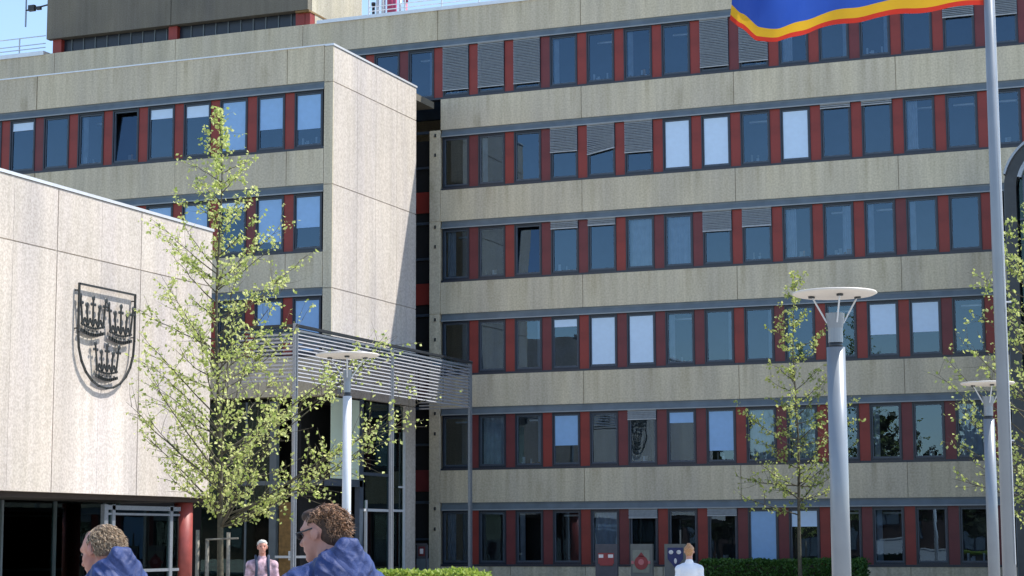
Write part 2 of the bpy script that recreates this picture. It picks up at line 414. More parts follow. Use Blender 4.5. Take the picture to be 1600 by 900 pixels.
def sill(parent, x0, x1, Yf, z):
    m = MB(); m.box(x0, x1, Yf+.012, Yf+.35, z+.002, z+.075); part('sill', m, M['sill'], parent)

# ------------------------------------------------------------------ main office building
YM = 66.0
ob = thing('office_building', 'long shaded office block with beige concrete bands and rows of windows between red panels', 'office building', (-20, YM, 0))
J = [-29.15-5.775*i for i in range(0, 5)]+[-29.15+5.775*i for i in range(1, 6)]; J.sort()
XR = -5.2
rnd = random.Random(11)
specs = {
 5: {-6: '', -5: '', -4: '', -3: '', -2: 'B.9', -1: 'B.9', 0: 'B.9', 1: '', 2: '', 3: 'Cs', 4: '', 5: 'B.93', 6: 'B.9', 7: 'Cl', 8: 'Ct', 9: '', 10: '', 11: 'B.45', 12: 'B.5', 13: ''},
 4: {-2: '', -1: '', 0: '', 1: 'B.5', 2: 'K.55', 3: 'B.62', 4: 'S.98', 5: 'S.98', 6: '', 7: 'S.98', 8: 'B.1', 9: 'B.1', 10: 'Cl', 11: '', 12: '', 13: ''},
 3: {-2: 'Cl', -1: '', 0: 'T', 1: 'B.17', 2: 'B.15', 3: 'Cf', 4: 'Cf', 5: 'B.4', 6: 'B.36', 7: 'Cl', 8: 'Cr', 9: 'Cs', 10: '', 11: ''},
 2: {-2: '', -1: '', 0: 'Ct', 1: 'S.14', 2: 'S.98', 3: 'S.98', 4: '', 5: '', 6: '', 7: '', 8: '', 9: 'S.6', 10: 'S.58', 11: ''},
 1: {-2: '', -1: 'Cf', 0: '', 1: 'Q.62', 2: '', 3: 'B.2', 4: 'Q.2', 5: 'Q.8', 6: 'Cf', 7: 'Cf', 8: 'Cs', 9: '', 10: '', 11: 'Cf'},
 0: {-2: 'Cl', -1: '', 0: 'Cs', 1: '', 2: 'Cf', 3: 'B.19', 4: '', 5: 'B.16', 6: 'Q.97', 7: 'S.3', 8: '', 9: '', 10: '', 11: ''},
}
for k in range(6):
    z = S0+ST*k
    left = -52 if k == 5 else -29.03
    ks = sorted(specs[k])
    xl = -25.53+1.445*ks[0]-.56; xr = -25.53+1.445*ks[-1]+.56
    for i in ks:
        c = -25.53+1.445*i
        window(ob, c, YM, z+.078, specs[k][i], rnd)
        if True:
            link('red_panel', MAR if rnd.random() < (.28 if k > 2 else .45) else RED, ob, (c+.7225+20, 0, z+.078))
    if k == 5:
        link('red_panel', RED, ob, (xl-.17+20, 0, z+.078))
    # concrete over each window row
    band(ob, left, XR, YM, z+2.32, z+ST-.002, J)
    beam(ob, (xl if k < 5 else left)+.0, XR, YM, z+2.04)
    sill(ob, xl-.02 if k < 5 else left, XR, YM, z)
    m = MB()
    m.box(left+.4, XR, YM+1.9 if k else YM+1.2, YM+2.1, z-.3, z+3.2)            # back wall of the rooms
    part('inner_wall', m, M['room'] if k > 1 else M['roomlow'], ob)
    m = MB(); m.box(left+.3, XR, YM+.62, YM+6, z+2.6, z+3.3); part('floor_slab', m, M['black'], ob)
    if k == 5:
        m = MB(); m.box(-52, xl-.36, YM+.1, YM+.5, z, z+2.1); part('blank_wall', m, M['frame'], ob)
# base below the lowest sill
band(ob, -29.03, XR, YM+.03, 0, S0, [-29.15+2.89*i for i in range(9)], 'base_wall')
# end pilaster beside the recess
m = MB()
for k in range(5): m.box(-29.46, -29.035, YM-.03, YM+.6, max(0, S0+ST*(k-1)+2.33), S0+ST*k+2.32-.012)
m.box(-29.44, -29.05, YM+.0, YM+.5, 0, 16.7)
part('pilaster', m, M['facade'], ob)
m = MB()
for k in range(5):
    for dz in (2.05, 2.3-1.0): m.box(-29.25, -29.19, YM-.07, YM-.03, S0+ST*k+dz, S0+ST*k+dz+.12)
part('bracket', m, M['dark'], ob)
# dark set-back strip between the wing and the facade
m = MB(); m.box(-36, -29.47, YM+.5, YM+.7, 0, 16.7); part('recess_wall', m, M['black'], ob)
for k in range(5):
    z = S0+ST*k
    m = MB(); m.box(-31.5, -29.6, YM+.4, YM+.49, z-.75, z+.05); part('recess_panel', m, M['red'] if k in (3, 4) else M['maroon'], ob)
    m = MB(); m.box(-31.5, -29.6, YM+.38, YM+.49, z+.95, z+1.03); m.box(-31.5, -29.6, YM+.38, YM+.49, z+2.3, z+2.4); part('recess_rail', m, M['sash'], ob)
# roof
m = MB(); m.box(-52, XR, YM+.6, YM+14, 20.9, 21.3); part('roof', m, M['facade'], ob)
m = MB(); m.box(-52, -47.0, YM-.05, YM+.65, 21.625, 21.80); m.box(-34.3, XR, YM-.05, YM+.65, 21.625, 21.76); part('coping', m, M['coping'], ob)
m = MB(); m.box(-52, -51.6, YM+.6, YM+13.9, 0, 20.85); m.box(XR-.3, XR+.1, YM+.6, YM+13.9, 0, 20.85); m.box(-52, XR, YM+13.5, YM+13.8, 0, 20.84)
part('outer_wall', m, M['facade'], ob)
# roof-top plant room
pr = MB()
for a, b in ((-46.9, -40.95), (-40.92, -34.72)): pr.box(a, b, YM-.0, YM+.3, 22.28, 27)
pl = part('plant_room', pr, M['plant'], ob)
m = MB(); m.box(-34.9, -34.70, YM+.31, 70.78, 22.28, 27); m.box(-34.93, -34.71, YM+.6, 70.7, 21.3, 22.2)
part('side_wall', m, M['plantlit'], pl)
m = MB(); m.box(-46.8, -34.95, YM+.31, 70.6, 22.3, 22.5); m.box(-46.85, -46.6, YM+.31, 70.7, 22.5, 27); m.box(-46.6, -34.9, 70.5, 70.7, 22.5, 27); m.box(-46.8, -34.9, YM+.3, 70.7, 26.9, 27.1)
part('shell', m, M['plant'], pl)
m = MB(); m.box(-35.3, -34.69, YM+.05, 67.6, 22.2, 22.275); part('soffit', m, M['wood'], pl)
m = MB(); m.box(-46.55, -35.35, YM+.42, YM+.5, 21.62, 22.28); part('strip_window', m, M['frame'], pl)
for i in range(1, 20):
    m = MB(); m.box(-46.5+i*.57, -46.46+i*.57, YM+.38, YM+.43, 21.64, 22.27); part('mullion', m, M['zinc'], pl)
for x0, x1 in ((-46.72, -46.3), (-41.15, -40.75), (-35.35, -34.95)):
    m = MB(); m.box(x0, x1, YM+.2, YM+.55, 21.62, 22.27); part('red_post', m, M['red'], pl)
m = MB(); m.box(-34.93, -34.72, YM+.2, 67.3, 21.62, 22.19); part('red_side_panel', m, M['red'], pl)
# railings
def railing(label, x0, x1, step, z, y):
    t = thing('roof_railing', label, 'railing', ((x0+x1)/2, y, 21.3), group='railings on the roof edge')
    m = MB()
    for h in (.45, .62, .95): m.tube([(x0, y, z+h), (x1, y, z+h)], .02, 6)
    part('rail', m, M['white'], t)
    n = int((x1-x0)/step)
    for i in range(n+1):
        x = x0+step*i; m = MB(); m.tube([(x, y, 21.3), (x, y, z+.95)], .03, 6); part('post', m, M['white'], t)
railing('thin pale railing on the flat roof left of the dark plant room', -52, -47.3, 1.7, 21.65, YM+.5)
railing('thin pale railing on the roof edge right of the plant room', -32.3, -22, 1.55, 21.6, YM+.5)
t = thing('vent_pipes', 'red and white vent pipes standing on the roof beside the plant room side wall', 'vent pipes', (-33.2, 69.5, 21.3))
for x, r_, mt, zt in ((-33.55, .06, 'dark', 23.2), (-33.35, .07, 'white', 23.6), (-33.1, .09, 'white', 24.2), (-32.72, .2, 'pipered', 24.4), (-32.35, .05, 'white', 23.9), (-32.1, .07, 'pipered', 23.2)):
    m = MB(); m.tube([(x, 69.5, 21.3), (x, 69.5, zt)], r_, 10); m.lathe([(r_+.03, 0), (r_+.03, .12)], (x, 69.5, zt), 10)
    part('pipe', m, M[mt], t, smooth=True)
t = thing('roof_antenna', 'thin antenna rod on a side arm fixed to the corner of the dark plant room', 'antenna', (-46.95, YM+.4, 23.9))
m = MB(); m.tube([(-48.25, YM+.4, 23.05), (-48.25, YM+.4, 26)], .035, 6); part('rod', m, M['galv'], t)
m = MB(); m.tube([(-48.25, YM+.4, 23.75), (-46.9, YM+.4, 23.92)], .035, 6); m.box(-48.1, -47.8, YM+.32, YM+.48, 23.7, 23.95); m.box(-47.7, -47.5, YM+.34, YM+.46, 23.72, 23.86); part('arm', m, M['dark'], t)

# ------------------------------------------------------------------ office wing with sunlit side
YW, XS = 57.2, -29.1
wg = thing('office_wing', 'lower projecting office wing with a tall sunlit windowless concrete side wall and red framed windows', 'office wing', (-34, YW, 0))
WJ = [-29.43-5.775*i for i in range(5)]
wspecs = {4: ['Q.68', 'Q.62', 'Q.98', 'S.22', 'S.18', 'T', 'Cs', '', 'S.15', '', '', ''],
          3: ['Q.6', 'Q.85', 'S.1', 'Q.9', 'Q.5', '', 'Cf', '', '', '', '', ''],
          2: ['Q.98', 'Q.5', '', '', 'Cl', '', '', '', '', '', '', '']}
for k in (4, 3, 2):
    z = S0+ST*k
    for i, sp in enumerate(wspecs[k]):
        c = -30.05-1.445*i
        window(wg, c, YW, z+.078, sp, rnd)
        link('red_panel', MAR if rnd.random() < .2 else RED, wg, (c-.7225+34, 0, z+.078))
    band(wg, -50, -29.44, YW, z+2.32, z+(ST-.002 if k < 4 else 3.55), WJ+[-35.2, -30.85, -41])
    beam(wg, -50, -29.44, YW, z+2.04)
    sill(wg, -50, -29.44, YW, z)
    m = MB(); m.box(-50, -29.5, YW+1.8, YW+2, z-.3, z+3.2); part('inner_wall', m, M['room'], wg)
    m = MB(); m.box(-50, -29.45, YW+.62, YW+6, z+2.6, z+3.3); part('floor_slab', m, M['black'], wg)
    m = MB(); m.box(-48, -47, YW+.1, YW+.3, z, z+2.1); part('blank_wall', m, M['frame'], wg)
band(wg, -50, -29.44, YW, 6.35, S0+2*ST-.002, WJ+[-35.2])
m = MB(); zz = [6.36, 9.92, 13.42, 16.92, 18.16]; yy = [57.26, 59.07, 60.54, 62.28, 63.95]
for a, b in zip(zz[:-1], zz[1:]):
    for j, (c, d) in enumerate(zip(yy[:-1], yy[1:])):
        m.box(XS-.16, XS, c+(.006 if j else 0), d-.006, a+.016, b-.016)
m.box(XS-.3, XS-.03, YW+.02, 63.94, 6.37, 18.15)
m.box(XS-.16, XS, 63.02, 63.95, 0, 6.34); m.box(XS-.5, XS-.161, 63.4, 63.95, 0, 18.1)
part('side_wall', m, M['panel'], wg)
m = MB()
for a, b in zip(zz[:-1], zz[1:]): m.box(-29.43, XS, YW-.004, YW+.055, a+.012, b-.012)
m.box(-29.42, XS-.17, YW+.02, YW+.5, 6.36, 18.1)
part('corner_pilaster', m, M['facade'], wg)
m = MB(); m.box(XS-.3, XS+.03, YW-.03, 63.98, 18.16, 18.23); m.box(-50, XS-.3, YW-.03, YW+.5, 18.185, 18.23); part('coping', m, M['coping'], wg)
m = MB(); m.box(-50, XS-.17, YW+.5, 65.95, 17.8, 18.05); m.box(-50, XS-.2, 63.7, 63.93, 0, 17.8); part('roof', m, M['plant'], wg)
# glazed ground floors below the side wall
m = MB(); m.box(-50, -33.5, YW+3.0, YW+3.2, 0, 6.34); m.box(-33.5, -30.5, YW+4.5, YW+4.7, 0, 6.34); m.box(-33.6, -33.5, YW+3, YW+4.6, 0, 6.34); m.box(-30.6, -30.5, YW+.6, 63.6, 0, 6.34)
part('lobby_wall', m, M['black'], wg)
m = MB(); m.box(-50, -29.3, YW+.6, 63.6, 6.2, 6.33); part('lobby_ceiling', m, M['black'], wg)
def pane_x(name, y0, y1, z0, z1, mat, x=XS-.06, parent=wg):
    m = MB(); m.box(x-.012, x, y0, y1, z0, z1); return part(name, m, mat, parent)
pane_x('pale_panel', 57.3, 59.42, 3.62, 6.3, M['frosted'], XS-.03)
pane_x('glass_pane', 59.75, 61.75, 3.9, 6.3, M['dglass']); pane_x('glass_pane', 59.75, 61.75, 2.68, 3.78, M['dglass'])
pane_x('glass_pane', 60.05, 61.75, .1, 2.55, M['dglass']); pane_x('glass_pane', 62.0, 63.0, .1, 6.3, M['dglass'])
m = MB(); m.box(XS-.25, XS-.02, YW+.06, 59.7, 3.38, 3.6); m.box(XS-.2, XS-.02, 59.45, 59.74, 0, 6.34)
m.box(XS-.12, XS-.02, 61.76, 62.0, 0, 6.34); m.box(XS-.1, XS-.03, 59.75, 61.75, 3.79, 3.89)
part('door_frame', m, M['sash'], wg)
m = MB(); m.box(XS-.1, XS-.01, 59.8, 61.75, 2.57, 2.66); m.box(XS-.1, XS-.01, 59.97, 60.04, .05, 2.95); m.box(XS-.1, XS-.0, 61.95, 62.98, 2.58, 2.66); m.box(XS-.015, XS+.05, 62.9, 62.98, 0, 5.4); m.box(XS-.0, XS+.03, 62.5, 62.9, 3.42, 3.48)
part('door_rail', m, M['white'], wg)
m = MB(); m.box(-31.4, -31.15, YW+.1, YW+.3, 0, 6.2); m.box(-29.85, -29.45, YW-.0, YW+.2, 3.4, 3.58); m.box(-34, -30.2, YW+.05, YW+.2, 3.42, 3.56); part('entrance_frame', m, M['zinc'], wg)
m = MB(); m.box(-31.02, -30.5, YW+.1, YW+.16, .12, 2.85); dr = part('wooden_door', m, M['wood'], wg)
m = MB(); m.box(-30.62, -30.58, YW+.02, YW+.09, .95, 1.25); part('handle', m, M['white'], dr)
m = MB(); m.box(-31.1, -29.5, YW-.02, YW+.03, 1.02, 1.1); part('push_rail', m, M['white'], wg)
for a in (-33.3, -32.3): 
    m = MB(); m.box(a-.03, a+.03, YW+.1, YW+.2, 0, 6.2); part('mullion', m, M['zinc'], wg)
m = MB(); m.box(-34, -31.4, YW+.14, YW+.15, .05, 6.2); part('glass_pane', m, M['dglass'], wg)

# ------------------------------------------------------------------ council hall annex
ha = thing('hall_annex', 'windowless sunlit hall block of speckled concrete panels over a dark glazed ground floor', 'hall', (0, 0, 0))
m = MB(); zz = [2.82, 9.02, 10.66]
ys = [28.0, 29.9, 31.85, 33.8, 35.75, 37.75, 39.80, 41.67, 43.69, 45.62, 47.56, 49.47]
for a, b in zip(zz[:-1], zz[1:]):
    for i, (c, d) in enumerate(zip(ys[:-1], ys[1:])):
        gp0 = .018 if i % 2 == 1 else .005; gp1 = .018 if (i+1) % 2 == 1 else .005
        m.box(XS-.16, XS, c+gp0, d-gp1, a+.016, b-.016)
m.box(XS-.3, XS-.03, 28, 49.46, 2.83, 10.65)
part('panel_wall', m, M['hallpanel'], ha)
m = MB(); m.box(-55, XS-.3, 49.1, 49.47, 2.83, 10.65); m.box(-55, XS-.3, 28, 28.3, 2.83, 10.65); m.box(-55, -54.7, 28.3, 49.1, 2.83, 10.65); part('end_wall', m, M['panel'], ha)
m = MB(); m.box(-55, XS-.3, 28.3, 49.1, 10.3, 10.6); part('roof', m, M['plant'], ha)
m = MB(); m.box(XS-.35, XS+.03, 27.97, 49.5, 10.66, 10.74); part('coping', m, M['coping'], ha)
m = MB(); m.box(-55, XS-.17, 28, 49.46, 2.70, 2.815); part('soffit', m, plain('soffit_brown', (.03, .02, .016), .8), ha)
m = MB(); m.box(-33.2, -33.0, 28, 49.3, 0, 2.69); part('inner_wall', m, M['black'], ha)
for i in range(9):
    m = MB(); m.box(-31.55, -31.47, 28.5+i*2.4, 28.58+i*2.4, 0, 2.69); part('mullion', m, M['zinc'], ha)
m = MB(); m.box(-31.54, -31.53, 28, 48.6, .05, 2.69); part('glass_pane', m, M['dglass'], ha)
m = MB()
for y0, y1 in ((44.72, 44.9), (45.1, 45.25), (48.05, 48.2)): m.box(-29.62, -29.5, y0, y1, 0, 2.58)
m.box(-29.62, -29.5, 44.9, 48.6, 2.44, 2.56); m.box(-29.6, -29.52, 44.9, 48.6, 2.30, 2.36); m.box(-29.6, -29.52, 44.9, 48.6, .75, .83)
part('draught_screen', m, M['galv'], ha)
pane_x('glass_pane', 44.9, 48.6, .1, 2.44, M['dglass'], -29.55, ha)
m = MB(); m.tube([(-29.62, 48.95, 0), (-29.62, 48.95, 2.69)], .27, 20); part('red_column', m, M['redcol'], ha, smooth=True)

# crest on the hall wall
cr = thing('coat_of_arms', 'large openwork iron coat of arms shield with three crown shapes, mounted on the hall wall', 'coat of arms', (XS, 43.85, 5.6))
def shield(t): # outline in (y,z)
    pts = [(42.52, 8.27), (42.52, 7.0)]
    for i in range(1, 12):
        a = math.pi*i/12; pts.append((43.85-1.33*math.cos(a), 7.0-1.38*math.sin(a)**.9))
    pts += [(45.18, 7.0), (45.18, 8.27)]
    return pts
pts = [Vector((XS+.12, y, z)) for y, z in shield(0)]
def rail(m, P, wd, th, closed=True):
    n = len(P)
    for i in range(n if closed else n-1):
        a, b = P[i], P[(i+1) % n]; d = (b-a); L = d.length; d.normalize(); nn = Vector((1, 0, 0)).cross(d)
        a = a-d*wd*.3; b = b+d*wd*.3
        vs = []
        for q in (a, b):
            for sx, sn in ((-1, -1), (1, -1), (1, 1), (-1, 1)): vs.append(q+Vector((1, 0, 0))*sx*th/2+nn*sn*wd/2)
        m.add(vs, [(0, 1, 2, 3), (7, 6, 5, 4), (0, 4, 5, 1), (1, 5, 6, 2), (2, 6, 7, 3), (3, 7, 4, 0)])
m = MB(); rail(m, pts, .05, .05)
part('shield_rim', m, M['ironcrest'], cr, fix=True)
m = MB()
for y, z in ((42.52, 8.1), (42.52, 7.1), (45.18, 8.1), (45.18, 7.1), (43.85, 5.64)): m.tube([(XS, y, z), (XS+.12, y, z)], .02, 6)
part('stand_off', m, M['ironcrest'], cr)
def crown(cy, cz, s):
    m = MB(); X = XS+.12
    P = lambda y, z: Vector((X, cy+y*s, cz+z*s))
    arc = [P(-.5+i*.1, -.42-.10*math.cos((i-5)/5*1.4)) for i in range(11)]
    rail(m, arc, .08*s, .04, False)
    rail(m, [p+Vector((0, 0, .17*s)) for p in arc], .05*s, .04, False)
    for i in range(5): m.ell(P(-.36+i*.18, -.41), (.02, .03*s, .03*s), 8, 6)
    for j, y in enumerate((-.5, -.25, 0, .25, .5)):
        h = .36 if j % 2 == 0 else .16
        rail(m, [P(y*.9, -.3), P(y*1.12, h)], .045*s, .035, False)
        m.ell(P(y*1.15, h+.06), (.025, .075*s, .075*s), 10, 6)
        if j % 2 == 0: m.ell(P(y*1.1-.085, h-.10), (.02, .045*s, .045*s), 8, 6); m.ell(P(y*1.1+.085, h-.10), (.02, .045*s, .045*s), 8, 6)
        if j < 4: rail(m, [P(y*.9+.02, -.28), P(y*.95+.11, -.12), P(y*.9+.21, -.28)], .045*s, .035, False)
    part('crown_emblem', m, M['ironcrest'], cr, fix=True)
crown(43.18, 7.52, 1.04); crown(44.5, 7.44, 1.04); crown(43.88, 6.36, .98)

# ------------------------------------------------------------------ entrance canopy
XC = -27.0
cn = thing('entrance_canopy', 'slender steel entrance canopy with louvred sides on tall posts in front of the wing', 'canopy', (XC, 57, 0))
def cpost(x, y, ax):
    m = MB()
    if ax == 'y':
        m.box(x-.09, x+.0, y-.09, y-.035, 0, 7.98); m.box(x-.09, x, y+.035, y+.09, 0, 7.98); m.box(x-.07, x-.045, y-.035, y+.035, 0, 7.9)
    part('post', m, M['galv'], cn)
for y in (50.85, 57.54, 64.15): cpost(XC, y, 'y')
for y in (57.54,):
    m = MB(); m.box(XC-2.0, XC-1.9, y-.05, y+.05, 6.4, 7.9); part('hanger', m, M['galv'], cn)
m = MB(); m.box(XC-.1, XC+.02, 50.8, 64.25, 7.88, 7.96); m.box(-29.08, XC-.1, 50.78, 50.88, 7.88, 7.96); m.box(-29.05, XC-.1, 64.14, 64.22, 7.88, 7.96)
part('top_rail', m, M['dark'], cn)
m = MB(); m.box(XC-.06, XC+.0, 50.95, 57.44, 7.74, 7.80); m.box(XC-.06, XC, 57.64, 64.05, 7.74, 7.8)
for y in (52.9, 55.2, 59.7, 61.9): m.box(XC-.14, XC-.11, y, y+.04, 6.3, 7.85)
part('inner_rail', m, M['galv'], cn)
for a, b in ((50.95, 57.44), (57.64, 64.05)):
    m = MB()
    for i in range(13):
        z = 6.28+i*.113
        m.add([(XC-.01, a, z), (XC-.01, b, z), (XC-.075, b, z+.055), (XC-.075, a, z+.055), (XC-.004, a, z+.008), (XC-.004, b, z+.008), (XC-.07, b, z+.063), (XC-.07, a, z+.063)],
              [(0, 1, 2, 3), (7, 6, 5, 4), (0, 4, 5, 1), (2, 6, 7, 3), (0, 3, 7, 4), (1, 5, 6, 2)])
    part('louvre_screen', m, M['louvre'], cn)
m = MB()
for i in range(13):
    z = 6.28+i*.113
    m.box(-29.05, XC-.1, 50.83, 50.88, z, z+.05)
part('louvre_screen', m, M['louvre'], cn)
m = MB()
for i in range(13):
    z = 6.28+i*.113
    m.box(-29.05, XC-.1, 64.16, 64.2, z, z+.05)
part('louvre_screen', m, M['louvre'], cn)
for y in (52.5, 54.2, 55.9, 59.2, 60.9, 62.6):
    m = MB(); m.box(-29.06, XC-.11, y, y+.08, 7.6, 7.72); part('roof_beam', m, M['galv'], cn)
m = MB(); m.box(-29.06, XC-.12, 50.9, 64.1, 7.83, 7.85); part('glass_roof', m, M['glass'], cn)

# ------------------------------------------------------------------ glazed vaulted hall at the right edge
XH, YH = -7.62, 60.0
gh = thing('glazed_vault_hall', 'dark glazed hall with a curved aluminium rimmed roof edge at the far right', 'glass hall', (XH, YH, 0))
def vprof(off, zt=13.95, rr=1.75):
    P = [(XH+off, 0)]
    for i in range(13):
        a = math.pi/2*i/12; P.append((XH+rr-(rr-off)*math.cos(a), zt-rr+(rr-off)*math.sin(a)))
    P.append((XH+9, zt-off)); return P
def strip(name, o0, o1, y0, y1, mat, skip=0):
    A, B = vprof(o0)[skip:], vprof(o1)[skip:]; m = MB(); n = len(A)
    vs = [(p[0], y0, p[1]) for p in A]+[(p[0], y0, p[1]) for p in B]+[(p[0], y1, p[1]) for p in A]+[(p[0], y1, p[1]) for p in B]
    fs = []
    for i in range(n-1):
        fs += [(i, i+1, n+i+1, n+i), (2*n+i, 3*n+i, 3*n+i+1, 2*n+i+1), (i, 2*n+i, 2*n+i+1, i+1), (n+i, n+i+1, 3*n+i+1, 3*n+i)]
    m.add(vs, fs); return part(name, m, mat, gh, fix=True)
strip('outer_rim', 0, .07, YH-.05, YH+.3, M['galv'], 3); strip('rim_gap', .08, .42, YH+.05, YH+.3, M['dark']); strip('inner_rim', .43, .55, YH-.02, YH+.3, M['galv'], 3)
strip('vault_skin', .02, .08, YH+.3, 65.9, M['zinc'])
B = vprof(.5); m = MB(); m.prism(B+[(XH+9, 0)], 'y', YH+.2, YH+.215); part('glass_front', m, M['dglass'], gh, fix=True)
m = MB()
for i in range(12):
    x = XH+.62+i*.7; m.box(x, x+.06, YH+.1, YH+.19, 0, 13.0 if i else 12.6)
for z in (1.2, 3.2, 5.2, 7.2, 9.2, 11.2): m.box(XH+.5, XH+9, YH+.12, YH+.18, z, z+.06)
part('mullion', m, M['sash'], gh)
m = MB(); m.box(XH+.1, XH+9, YH+2.5, YH+2.7, 0, 13); part('inner_wall', m, M['room'], gh)

# ------------------------------------------------------------------ lamps, flag
def lamp(x, y, ztop, prad, label, rd=.62, pm='pole'):
    t = thing('plaza_lamp', label, 'street lamp', (x, y, 0), group='disc topped lamps on the plaza')
    zc = ztop-.62
    m = MB(); m.tube([(x, y, 0), (x, y, zc-.16)], [prad*1.04, prad], 20); part('pole', m, M[pm], t, smooth=True)
    m = MB(); m.lathe([(prad*.72, -.17), (prad*.72, -.09)], (x, y, zc), 18); part('neck', m, M['dark'], t, smooth=True)
    m = MB(); m.lathe([(prad*.80, -.09), (prad*.80, .12), (prad*1.0, .26), (prad*1.05, .34), (prad*.6, .345)], (x, y, zc), 18)
    part('lamp_head', m, M['pole'], t)
    m = MB(); m.lathe([(.02, -.045), (.25, -.04), (rd*.93, -.012), (rd, .012), (rd*.98, .03), (.3, .055), (.02, .06)], (x, y, ztop), 48)
    part('reflector_disc', m, M['lampdisc'], t, smooth=True)
    for a in (205, 25, 295):
        c, s_ = math.cos(R(a)), math.sin(R(a))
        m = MB(); m.tube([(x+c*prad*.9, y+s_*prad*.9, zc+.2), (x+c*rd*.55, y+s_*rd*.55, ztop-.03)], .013, 6); part('strut', m, M['white'], t)
        m = MB(); m.lathe([(.05, -.03), (.05, .01)], (x+c*rd*.55, y+s_*rd*.55, ztop-.03), 10); part('bolt_plate', m, M['dark'], t)
p = at(1306, 460, 28); lamp(p.x-.02, 28, p.z, .135, 'nearest grey lamp post with a broad flat disc reflector, tallest in view', .62)
p = at(1543, 600, 44); lamp(p.x, 44, p.z, .125, 'lamp post with flat disc reflector just left of the flagpole base', .60)
p = at(543, 556, 33.6); lamp(p.x, 33.6, p.z, .085, 'slim white lamp post with disc reflector behind the curly haired man', .62, 'white')

fx = -3.90
fp = thing('flagpole', 'tall tapering light grey flagpole near the right edge', 'flagpole', (fx, 30, 0))
m = MB(); m.tube([(fx, 30, 0), (fx, 30, 6), (fx, 30, 12.9)], [.105, .09, .06], 20); part('pole', m, M['pole'], fp, smooth=True)
m = MB(); m.ell((fx, 30, 13.0), (.1, .1, .12)); part('finial', m, M['white'], fp, smooth=True)
m = MB(); m.tube([(fx+.1, 29.95, 1.2), (fx+.085, 29.95, 12.8)], .008, 5); part('halyard', m, M['white'], fp)
m = MB(); m.tube([(fx+.06, 30, 5.15), (fx+.17, 30, 5.15)], .015, 6); m.tube([(fx+.06, 30, 3.05), (fx+.14, 30, 3.05)], .012, 6); part('cleat', m, M['white'], fp)
bot = [(-3.98, 9.81), (-4.54, 9.84), (-5.14, 9.82), (-5.64, 9.77), (-6.05, 9.71), (-6.47, 9.64), (-6.88, 9.62), (-7.31, 9.60), (-7.66, 9.68), (-7.90, 9.86), (-8.02, 10.0)]
NU, NV = 120, 64
m = MB(); vs = []; fs = []
for i in range(NU+1):
    u = i/NU*(len(bot)-1); a = min(int(u), len(bot)-2); f_ = u-a
    f2 = f_*f_*(3-2*f_)*.4+f_*.6
    bx = bot[a][0]*(1-f_)+bot[a+1][0]*f_; bz = bot[a][1]*(1-f2)+bot[a+1][1]*f2
    uu = i/NU
    for j in range(NV+1):
        v = j/NV
        # narrow stripes at the bottom get more rows
        y = 30+.30*uu**.6*math.sin(9.5*uu+1.3*v+.4)+.07*math.sin(21*uu-3*v)*uu+.025*math.sin(47*uu+9*v)*uu
        z = bz+v*2.5+.10*math.sin(6*uu+2*v)*v+.02*math.sin(30*uu+5*v)
        vs.append((bx+.10*math.sin(5*v)*uu, y, z))
mi = []
for i in range(NU):
    for j in range(NV):
        a = i*(NV+1)+j; fs.append((a, a+NV+1, a+NV+2, a+1)); mi.append(2 if j < 2 else (1 if j < 6 else 0))
m.add(vs, fs); m.mi = mi
tag(part('flag', m, [M['fblue'], M['fyellow'], M['fred']], smooth=True), 'blue flag with yellow and red lower edge stripes waving left of the flagpole', 'flag')

